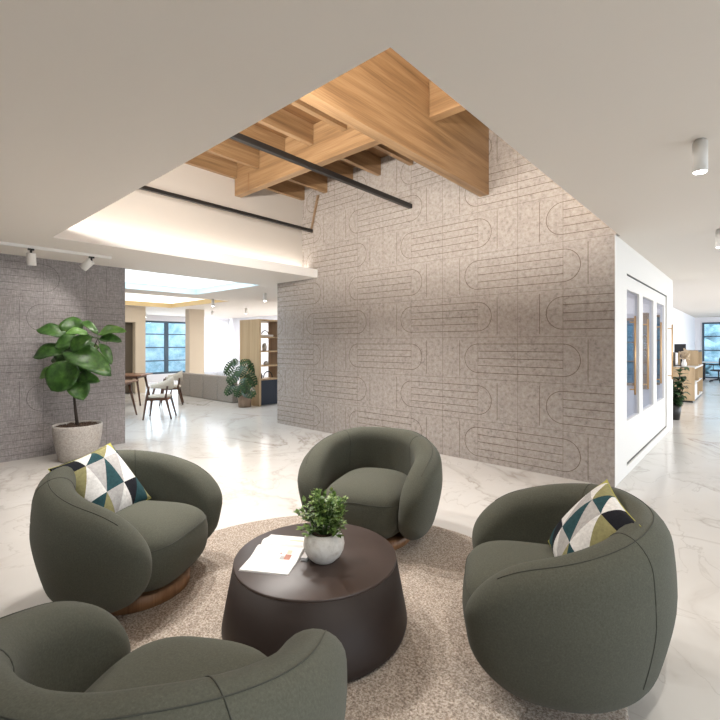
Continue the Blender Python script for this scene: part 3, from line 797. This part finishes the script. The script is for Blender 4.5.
# monstera by the bookshelf
mo = empty('potted_monstera', (-9.05, 6.05, 0)); tag(mo, 'monstera with split leaves in a wooden planter beside the bookshelf', 'plant')
mb = MB(); mb.lathe([(.001,0),(.142,0),(.168,.325),(.158,.325),(.152,.30),(.001,.30)], n=40); mb.build('planter', M['potwood'], mo)
mb = MB(); mb.lathe([(.001,.301),(.152,.301),(.1,.31),(.001,.312)], n=24); mb.build('soil', M['soil'], mo)
O2 = Vector((-9.05, 6.05, 0))
def mp_(px, py, dd=0):
    d = 10.5+dd; l = (px-360)/441.6*d; z = 1.5-(py-344)/441.6*d
    return Fv*d + Rv*l + Vector((0,0,z)) - O2
def split_leaf(base, tip, width, normal):
    base, tip = Vector(base), Vector(tip); d = tip-base; L = d.length; d.normalize(); nrm = Vector(normal)
    s = d.cross(nrm).normalized(); nrm = s.cross(d).normalized(); mb = MB()
    def P_(t, a): return base + d*(L*t) + s*(a*width/2) + nrm*(-.28*L*t*t - .12*width*a*a)
    for sg in (-1, 1):
        segs = 6
        for k in range(segs):
            t0_, t1_ = k/segs*.92, ((k+.62)/segs)*.92
            w0 = math.sin(PI*(.16+.80*t0_)**.8)**.7; w1 = math.sin(PI*min(.99,(.16+.80*t1_)**.8))**.7
            o0 = t0_ + .10*(1-k/segs) - .10; o1 = t1_ + .07
            quad = [P_(t0_, 0), P_(t0_+.01, sg*w0*.5), P_(o0+.08, sg*w0), P_(o1, sg*w1*.96), P_(t1_+.03, sg*w1*.5), P_(min(1, t1_+.04), 0)]
            mb.face(quad if sg > 0 else quad[::-1], 0, True)
            # keep the blade whole near the midrib
            t2 = (k+1)/segs*.92
            q2 = [P_(t1_-.01, 0), P_(t1_, sg*w1*.26), P_(t2, sg*w1*.26), P_(t2+.01, 0)]
            mb.face(q2 if sg > 0 else q2[::-1], 0, True)
    mb.face([P_(.90,-.12), P_(.90,.12), P_(1.02,0)], 0, True)
    return mb
mons = [((241,372),(228,382),16,-.1,-.2),((246,366),(240,376),15,-.15,-.3),((250,374),(258,386),16,0,-.1),((236,362),(225,374),14,.05,0),((243,364),(254,359),13,.1,.2),
        ((237,384),(226,394),13,-.1,-.2),((247,388),(257,395),15,-.2,-.35),((247,378),(249,392),14,-.25,-.4),((238,366),(236,357),10,.1,.2),((250,364),(263,374),13,.15,.2),((243,386),(238,397),12,-.2,-.3)]
ms = MB()
for (b, t, w, db, dt) in mons:
    B_, T_ = mp_(b[0]-3, b[1], db), mp_(t[0]-3, t[1], dt)
    split_leaf(B_, T_, w*.0238*.87, (.55,-.6,.6)).build('leaf', M['leafm'], mo, recalc=False)
    r0 = Vector((random.uniform(-.03,.03), random.uniform(-.03,.03), .30)); ms.tube([r0, r0.lerp(B_, .5)+Vector((0,0,.10)), B_], .006, 6)
ms.build('stems', M['stemg'], mo)

# corridor plant in black pot
cp = empty('potted_shrub', (-1.17, 10.74, 0)); tag(cp, 'leafy green shrub in a black pot past the glazed partition', 'plant')
mb = MB(); mb.lathe([(.001,0),(.10,0),(.135,.30),(.125,.30),(.12,.27),(.001,.27)], n=32); mb.build('pot', M['black'], cp)
mb = MB(); ms = MB(); rnd = random.Random(9)
for k in range(9):
    a = k*2.4; b = Vector((0,0,.27)); t = Vector((.15*math.cos(a), .15*math.sin(a), .6+.09*(k % 6)))
    ms.tube([b, b.lerp(t,.5)+Vector((.02*math.cos(a),.02*math.sin(a),.02)), t], .007, 6)
    for q in range(26):
        c = b.lerp(t, .12+.88*q/25); a2 = rnd.uniform(0, 2*PI); dr = Vector((math.cos(a2), math.sin(a2), rnd.uniform(-.3,.8))).normalized(); l = rnd.uniform(.12,.20)
        leaf_into(mb, c, c+dr*l, l*.6, (0,0,1), .1, .1, 4)
mb.build('foliage', M['leafd'], cp, recalc=False)['kind'] = 'stuff'; ms.build('stems', M['stem'], cp)

# ------------------------------------------------------------------ dining corner
def make_dining_chair():
    r = empty('dining_chair'); tag(r, 'x', 'chair', 'dining chairs with wraparound cream backs')
    for sx in (-1, 1):
        for sy, top, in ((1, .43), (-1, .70)):
            mb = MB()
            if sy == 1: pts = [(sx*.245, .25, 0), (sx*.215, .19, .44), (sx*.25, .14, .66)]
            else: pts = [(sx*.22, -.27, 0), (sx*.20, -.16, .44), (sx*.235, -.20, .66)]
            mb.tube(pts, [.015,.024,.018], 8); mb.build('leg', M['walnut'], r)
    mb = MB(); mb.box(-.20,.20,.155,.19,.375,.42); mb.box(-.20,.20,-.19,-.155,.375,.42); mb.box(-.215,-.185,-.17,.17,.375,.42); mb.box(.185,.215,-.17,.17,.375,.42); mb.build('seat_frame', M['walnut'], r)
    mb = MB(); superellipsoid(mb, 0, 0, .415, .475, .225, .225, 4, 3, 28, 10); mb.build('seat', M['cream'], r)
    mb = MB(); rings = []
    for i in range(33):
        t = i/32; a = PI*1.0*t; x = .265*math.cos(a); y = .10 - .34*math.sin(a)**.8
        m = math.sin(PI*t)**1.5; hh = .028+.085*m; zc = .665+.045*m; n = Vector((math.cos(a), -math.sin(a), 0)).normalized(); th = .018
        rings.append([(x+n.x*o_, y+n.y*o_, zc+z_) for o_, z_ in ((th,-hh),(th*1.3,0),(th,hh),(0,hh+.012),(-th,hh),(-th*.9,0),(-th,-hh),(0,-hh-.01))])
    mb.rings(rings, True, True); mb.build('backrest', M['cream'], r)
    return r
dc = make_dining_chair()
dc['label'] = 'nearer dining chair with cream wraparound back and dark tapered legs'
ang = math.atan2(-.79, -.61) - PI/2
dc.location = (-9.00, 4.01, 0); dc.rotation_euler = (0,0,ang)
d2 = copy_tree(dc); d2.location = (-10.84, 5.12, 0); d2.rotation_euler = (0,0,ang+.15); d2['label'] = 'further dining chair with cream wraparound back, half behind the nearer one'
def table(loc, rz, lx, ly, lab):
    r = empty('dining_table', loc, rz); tag(r, lab, 'table', 'walnut dining tables')
    mb = MB(); mb.box(-lx/2, lx/2, -ly/2, ly/2, .715, .745, bev=.008); mb.build('tabletop', M['walnutTop'], r)
    mb = MB(); mb.box(-lx/2+.12, lx/2-.12, -ly/2+.10, ly/2-.10, .655, .714); mb.build('apron', M['walnut'], r)
    for sx in (-1,1):
        for sy in (-1,1):
            mb = MB(); mb.tube([(sx*(lx/2-.03), sy*(ly/2-.05), 0), (sx*(lx/2-.15), sy*(ly/2-.15), .69)], [.017,.030], 10); mb.build('leg', M['walnut'], r)
    return r
ta = math.atan2(.61, -.79)   # long side direction
table((-9.95, 3.02, 0), math.atan2(.75,.66), 1.6, .85, 'nearer walnut dining table, its end leg showing past the grey wall')
table((-11.9, 4.15, 0), math.atan2(.75,.66), 1.6, .85, 'further walnut dining table behind the nearer one')

# long upholstered bench
bb = empty('banquette', (-12.75, 6.30, 0)); tag(bb, 'long low grey upholstered banquette between the beige column and monstera', 'bench')
mb = MB(); mb.box(0.02, 2.93, .02, .62, .0, .40, bev=.02); mb.build('seat_base', M['bench'], bb)
for k in range(4):
    mb = MB(); mb.box(k*.735+.004, k*.735+.731, -.10, .06, .0, .66, bev=.028); mb.build('back_panel', M['bench'], bb)

# bookshelf
bs = empty('bookshelf', (-9.25, 6.35, 0)); tag(bs, 'tall oak bookshelf with navy cupboards beside the patterned wall', 'bookshelf')
XF = .40; HB = 2.10
mb = MB(); mb.box(-.42, XF, -.03, .03, 0, HB); mb.build('side_panel', M['oakZ'], bs)
mb = MB(); mb.box(-.42, XF, .031, 1.60, HB-.045, HB); mb.build('top_panel', M['oakZ'], bs)
zs = [.655, .985, 1.335, 1.68]
for z in zs:
    mb = MB(); mb.box(-.02, XF-.01, .031, 1.60, z-.035, z); mb.build('shelf', M['oakZ'], bs)
mb = MB(); mb.box(-.03, XF-.012, .56, .60, .656, HB-.046); mb.build('divider', M['oakD'], bs)
mb = MB(); mb.box(-.06, -.035, .60, 1.60, .62, HB-.046); mb.build('back_panel', M['oakD'], bs)
mb = MB(); mb.box(-.03, XF-.03, .032, 1.58, .02, .618); mb.build('cupboard', M['navy'], bs)
for k in range(4):
    mb = MB(); mb.box(XF-.029, XF-.012, .034+k*.39, .034+k*.39+.385, .03, .615); d = mb.build('cupboard_door', M['navy'], bs)
def SP(x, y, z): return (-9.25+x, 6.35+y, z)
def prop(name, mb, mat, lab, cat, grp=None): return tag(mb.build(name, mat), lab, cat, grp)
def vase(loc, prof, nm, lab, mat='ceram', cat='vase', grp=None):
    mb = MB(); mb.lathe(prof, SP(*loc), 20); return prop(nm, mb, M[mat], lab, cat, grp)
z = 1.681
mb = MB(); mb.box(*[v for ab in ((-9.15,-8.92),(6.45,6.80),(z,z+.05)) for v in ab], bev=.01); prop('white_box', mb, M['ceram'], 'flat white box on the top shelf under a dark ornament', 'box')
mb = MB(); a0 = Vector((-9.02, 6.62, z+.052)); mb.tube([a0+Vector((0,.10*math.cos(t),.085*math.sin(t)+.012)) for t in [PI*i/14 for i in range(15)]], .012, 8); prop('arch_ornament', mb, M['black'], 'small dark arch ornament on the top shelf of the bookshelf', 'ornament')
z = 1.336
mb = MB(); mb.box(-9.10,-9.06,6.44,6.50,z,z+.20); prop('frame_ornament', mb, M['screen'], 'narrow black upright ornament on the second shelf from the top', 'ornament')
vase((.16,.30,z), [(.001,0),(.05,0),(.06,.05),(.055,.13),(.03,.17),(.03,.19),(.001,.19)], 'vase', 'white vase in the left bay of the second shelf from the top', grp=None)
vase((.28,.72,z), [(.001,0),(.06,0),(.085,.06),(.08,.13),(.035,.17),(.03,.20),(.001,.20)], 'vase', 'round white vase next to the divider on the second shelf from the top')
vase((.30,.92,z), [(.001,0),(.04,0),(.05,.10),(.02,.15),(.02,.24),(.001,.24)], 'vase', 'slim white bottle vase nearest the patterned wall on the second shelf from the top')
z = .986
vase((.20,.32,z), [(.001,0),(.05,0),(.065,.03),(.05,.07),(.02,.09),(.001,.09)], 'bowl', 'small pale bowl in the left bay of the third shelf from the top', 'plastic_grey', 'bowl')
for k in range(4):
    mb = MB(); hk = .20+.02*(k % 3); mb.box(-9.25+.10, -9.25+.30, 6.35+.70+k*.05, 6.35+.735+k*.05, z, z+hk)
    prop('book', mb, M[['print_b','paper','oakD','paper'][k]], ['first upright book beside the divider, grey, third shelf from the top', 'second upright book from the divider, white, third shelf from the top', 'third upright book from the divider, brown, third shelf from the top', 'fourth upright book from the divider, white, third shelf from the top'][k], 'book', 'upright books on the third shelf')
z = .656
mb = MB(); a0 = Vector((-9.0, 6.69, z)); mb.tube([a0+Vector((0,.13*math.cos(t),.15*math.sin(t)+.012)) for t in [PI*i/16 for i in range(17)]], .013, 8); prop('arch_ornament', mb, M['black'], 'large black arch ornament standing on the navy cupboard top', 'ornament')
vase((.26,.105,z), [(.001,0),(.05,0),(.06,.06),(.03,.13),(.001,.13)], 'vase', 'small black vase on the cupboard top beside the side panel', 'black')
vase((.25,.85,z), [(.001,0),(.05,0),(.075,.08),(.06,.18),(.03,.22),(.001,.22)], 'vase', 'grey vase on the cupboard top right of the divider', 'plastic_grey')

# ------------------------------------------------------------------ corridor furniture
sc_ = empty('storage_unit', (-1.46, 14.05, 0)); tag(sc_, 'oak and white low storage unit along the corridor wall', 'cabinet')
mb = MB(); mb.box(-.37, .37, 0, .04, .05, .90); mb.build('side_panel', M['oakZ'], sc_)
mb = MB(); mb.box(-.37, .37, .041, 2.6, .86, .90); mb.box(-.37,.35,.041,2.6,.05,.09); mb.build('top_panel', M['plastic_grey'], sc_)
mb = MB(); mb.box(-.37, -.33, .041, 2.6, .091, .859); mb.box(-.33,.34,.041,2.6,.46,.49); mb.build('shelf', M['plastic_grey'], sc_)
for k, y in enumerate((.06, 1.3, 2.56)):
    mb = MB(); mb.box(-.329, .36, y, y+.035, .0911, .459); mb.box(-.329,.36,y,y+.035,.491,.859); mb.build('divider', M['oakZ'], sc_)
mb = MB(); mb.box(.335,.355,.10,.9,.10,.455); mb.build('door', M['plastic_grey'], sc_)
mb = MB(); mb.box(-.35,.33,.03,2.5,.0,.05); mb.build('base', M['black'], sc_)
up = empty('shelf_box', (-1.46, 15.2, .901)); tag(up, 'oak open box unit standing on the far end of the storage unit', 'shelf')
for y in (0, 1.2): mb = MB(); mb.box(-.10,.36,y,y+.03,0,.42); mb.build('side_panel', M['oakZ'], up)
mb = MB(); mb.box(-.10,.36,.031,1.199,.38,.42); mb.build('top_panel', M['black'], up)
mb = MB(); mb.box(-1.80,-1.56,14.35,14.75,.901,1.28); prop('printer', mb, M['screen'], 'tall black box standing on the storage unit behind the dried flowers', 'box')
mn = empty('monitor', (-1.45, 14.95, .901)); tag(mn, 'black monitor rising above the storage unit', 'monitor')
mb = MB(); mb.box(-.12,.12,-.1,.1,0,.02); mb.tube([(0,0,.02),(0,0,.45)], .025, 10); mb.build('stand', M['screen'], mn)
mb = MB(); mb.box(-.16,.10,-.025,.0,.36,.60); mb.build('screen', M['screen'], mn)
fv = empty('dried_flower_vase', (-1.33, 14.28, .901)); tag(fv, 'pale vase of dried flowers on the near end of the storage unit', 'vase')
mb = MB(); mb.lathe([(.001,0),(.05,0),(.06,.08),(.035,.17),(.04,.2),(.001,.2)], n=20); mb.build('vase_body', M['ceram'], fv)
mb = MB(); rnd = random.Random(5)
for k in range(60):
    a = rnd.uniform(0,2*PI); r = rnd.uniform(0,.12); t = Vector((r*math.cos(a), r*math.sin(a), rnd.uniform(.26,.50)-r*.6)); mb.tube([(0,0,.19), t*.6+Vector((0,0,.1)), t], [.003,.006,.02], 5)
mb.build('dried_flowers', M['dry'], fv)['kind'] = 'stuff'
# desk and office chair near the end window
dk = empty('desk', (-.25, 23.3, 0)); tag(dk, 'white-topped desk by the corridor end window', 'desk')
mb = MB(); mb.box(-1.3, .9, -.4, .4, .73, .76); mb.build('desktop', M['plastic_grey'], dk)
for x in (-1.25, .85):
    for y in (-.35, .35): mb = MB(); mb.box(x-.025, x+.025, y-.025, y+.025, 0, .729); mb.build('leg', M['black'], dk)
oc = empty('office_chair', (-.98, 22.35, 0), 2.4); tag(oc, 'black swivel office chair at the far right by the end window', 'chair')
mb = MB()
for k in range(5):
    a = 2*PI*k/5; mb.tube([(0,0,.11),(.30*math.cos(a),.30*math.sin(a),.065)], [.03,.018], 8)
mb.build('star_base', M['black'], oc)
for k in range(5):
    a = 2*PI*k/5; mb = MB(); c_ = (.30*math.cos(a), .30*math.sin(a), .0); mb.lathe([(.001,0),(.03,.01),(.035,.03),(.03,.05),(.001,.06)], c_, 12); mb.build('castor', M['black'], oc)
mb = MB(); mb.tube([(0,0,.1),(0,0,.42)], .025, 10); mb.build('gas_lift', M['black'], oc)
mb = MB(); superellipsoid(mb, 0, 0, .42, .50, .25, .24, 3.5, 3, 28, 10); mb.build('seat', M['black'], oc)
mb = MB(); superellipsoid(mb, 0, -.24, .56, 1.02, .23, .03, 3, 3, 28, 14); mb.tube([(0,-.1,.44),(0,-.27,.48),(0,-.26,.62)], .02, 8); mb.build('backrest', M['black'], oc)
for sx in (-1,1): mb = MB(); mb.tube([(sx*.24,-.05,.46),(sx*.29,-.05,.5),(sx*.29,-.05,.66)], .015, 8); mb.box(sx*.29-.03, sx*.29+.03, -.16, .12, .66, .69); mb.build('armrest', M['black'], oc)

# ------------------------------------------------------------------ lamps
LIGHT_SPOTS = []
def make_downlight(r=.036, h=.18):
    o = empty('ceiling_downlight'); tag(o, 'x', 'ceiling light', 'white cylinder ceiling lights')
    mb = MB(); mb.lathe([(.001,0),(r*.7,0),(r*.7,-.012),(r,-.012),(r,-h),(r*.86,-h),(r*.84,-h+.02),(.001,-h+.02)], n=28); mb.build('housing', M['ceram'], o)
    mb = MB(); mb.lathe([(.001,-h+.018),(r*.8,-h+.016),(r*.82,-h-.003),(.001,-h-.004)], n=24); mb.build('lamp_lens', M['led'], o)
    return o
spots = [((-.218,3.12),'white cylinder ceiling light nearest the camera at the upper right'), ((-.238,5.67),'white cylinder ceiling light at the right frame edge'),
 ((-8.18,6.0),'white cylinder ceiling light above the bookshelf end'), ((-10.26,5.92),'white cylinder ceiling light beside the corner of the warm luminous ceiling'),
 ((-12.04,8.10),'white cylinder ceiling light above the pale far wall left of the bookshelf'), ((-14.0,8.05),'small far ceiling light just right of the beige column'), ((-16.3,6.75),'small far ceiling light in front of the tall window')]
dl = make_downlight()
for i, ((x, y), lab) in enumerate(spots):
    o = dl if i == 0 else copy_tree(dl); o.location = (x, y, C-.0005); o['label'] = lab
    LIGHT_SPOTS.append((x, y, C-.185))
# lamps behind the glass partition
for k, (x, y, lab) in enumerate(((-1.50, 7.9, 'ceiling light behind the middle pane of the glazed partition'), (-1.45, 9.2, 'ceiling light behind the last pane of the glazed partition'))):
    o = copy_tree(dl); o.location = (x, y, C-.0005); o['label'] = lab
# white track with two spots on the left
tk = empty('track_rail', (-6.27, .9, C)); tag(tk, 'white ceiling track running along the grey woven wall', 'track')
mb = MB(); mb.box(-.018, .018, -2.4, 1.26, -.035, -.001, bev=.002); mb.build('rail', M['white'], tk)
def spot_head(y, tilt_x, tilt_y, lab):
    o = empty('track_spotlight', (-6.27, y, C-.036)); tag(o, lab, 'spotlight', 'white track spotlights')
    mb = MB(); mb.box(-.014,.014,-.03,.03,-.02,0); mb.tube([(0,0,-.02),(0,0,-.055)], .012, 10); mb.build('joint', M['black'], o)
    mb = MB(); Mx = Matrix.Translation((0,0,-.05)) @ Matrix.Rotation(tilt_x, 4, 'X') @ Matrix.Rotation(tilt_y, 4, 'Y'); n = 24; r = .048
    rings = []
    for rr, z in ((.001,0),(r*.92,0),(r,-.008),(r,-.145),(r*.86,-.145),(r*.82,-.12),(.001,-.12)):
        rings.append([Mx @ Vector((rr*math.cos(2*PI*k/n), rr*math.sin(2*PI*k/n), z)) for k in range(n)])
    mb.rings(rings); mb.build('lamp_head', M['ceram'], o)
spot_head(1.30, rad(4), rad(8), 'white track spotlight pointing straight down, left one')
spot_head(1.93, rad(-38), rad(28), 'white track spotlight tilted to the left, near the end of the track')

# ------------------------------------------------------------------ light
def area(name, loc, rot, sx, sy, power, col=(1,1,1), spread=PI):
    l = bpy.data.lights.new(name, 'AREA'); l.shape = 'RECTANGLE'; l.size = sx; l.size_y = sy; l.energy = power; l.color = col; l.spread = spread
    o = bpy.data.objects.new(name, l); COL.objects.link(o); o.location = loc; o.rotation_euler = rot; return o
def spot(name, loc, rot, power, ang, col=(1,.95,.88), blend=.6, r=.04):
    l = bpy.data.lights.new(name, 'SPOT'); l.energy = power; l.spot_size = rad(ang); l.spot_blend = blend; l.color = col; l.shadow_soft_size = r
    o = bpy.data.objects.new(name, l); COL.objects.link(o); o.location = loc; o.rotation_euler = rot; return o
# daylight through the right-hand windows
area('daylight_right', (4.93, 3.2, 1.4), (0, rad(90), 0), 2.1, 9.5, 48, (1,.985,.96))
area('daylight_corridor', (4.93, 16, 1.4), (0, rad(90), 0), 2.1, 12, 330, (.93,.96,1))
area('daylight_far', (XB+.06, 6.7, 1.4), (0, rad(-90), 0), 2.0, 4.8, 60, (.88,.94,1))
# LED strips around the ceiling recess, on top of the ceiling slab
area('cove_left', (-5.90, 3.2, C+CT+.03), (rad(180), rad(-15), 0), .10, 4.1, 16, (1,.95,.87))
area('cove_right', (-.83, 3.1, C+CT+.03), (rad(180), 0, 0), .10, 4.0, 40, (1,.92,.78))
area('cove_front', (-2.75, 1.0, C+CT+.05), (rad(108), 0, 0), 3.6, .08, 240, (1,.95,.88))
for y in (1.5, 2.4, 3.3):
    spot('overhead_spot', (-3.656, y, 3.42), (0,0,0), 270, 125, (1,.97,.93), .8, .08)  # added key spots for the chairs; this track carries no lamp heads
for i, (x, y, z) in enumerate(LIGHT_SPOTS): spot('ceiling_spot', (x, y, z), (0,0,0), (45, 14, 40, 40, 40, 40, 40)[i], 110)
spot('ceiling_spot', (.1, .9, C-.02), (0,0,0), 90, 120); spot('ceiling_spot', (-3.2, -.3, C-.02), (0,0,0), 90, 120)  # two bare spots added out of view to light the lounge, without fixtures
spot('overhead_spot', (-6.28,1.36,C-.2), (rad(4), rad(8), 0), 28, 100)
spot('overhead_spot', (-6.33,2.1,C-.16), (rad(-38), rad(28), 0), 28, 100)
area('cove_daylight', (-8.4, 2.8, C+CT-.01), (0,0,0), 2.2, 4.4, 75, (.62,.82,1))
area('daylight_curtain', (XB+.06, 10.0, 1.4), (0, rad(-90), 0), 2.2, 1.7, 70, (.95,.97,1))
area('dining_fill', (-11.5, 9.5, C-.02), (0,0,0), 8, 1.5, 260, (1,1,1))  # added fill to brighten the curtain end, no fixture modelled
area('inner_room_fill', (-3, 7.6, C-.02), (0,0,0), 3, 3, 60, (.9,.93,1))  # added fill light for the room behind the partition
area('corridor_fill', (1.5, 13, C-.02), (0,0,0), 3, 12, 115, (1,.98,.95))  # added overhead fill to brighten the corridor floor

w = bpy.data.worlds.new('sky'); bpy.context.scene.world = w; w.use_nodes = True
bg = w.node_tree.nodes['Background']; bg.inputs[0].default_value = (.80,.90,1,1); bg.inputs[1].default_value = 3.5

# ------------------------------------------------------------------ camera
cam = bpy.data.cameras.new('camera'); co = bpy.data.objects.new('camera', cam); COL.objects.link(co)
co.location = (0,0,H); co.rotation_euler = (rad(90), 0, math.atan2(.66386, .74786))
cam.sensor_width = 36; cam.lens = 441.6/720*36; cam.shift_y = -16/720; cam.clip_start = .05
sc = bpy.context.scene; sc.camera = co
sc.view_settings.view_transform = 'Standard'; sc.view_settings.look = 'None'; sc.view_settings.gamma = 1; sc.view_settings.exposure = 0.06
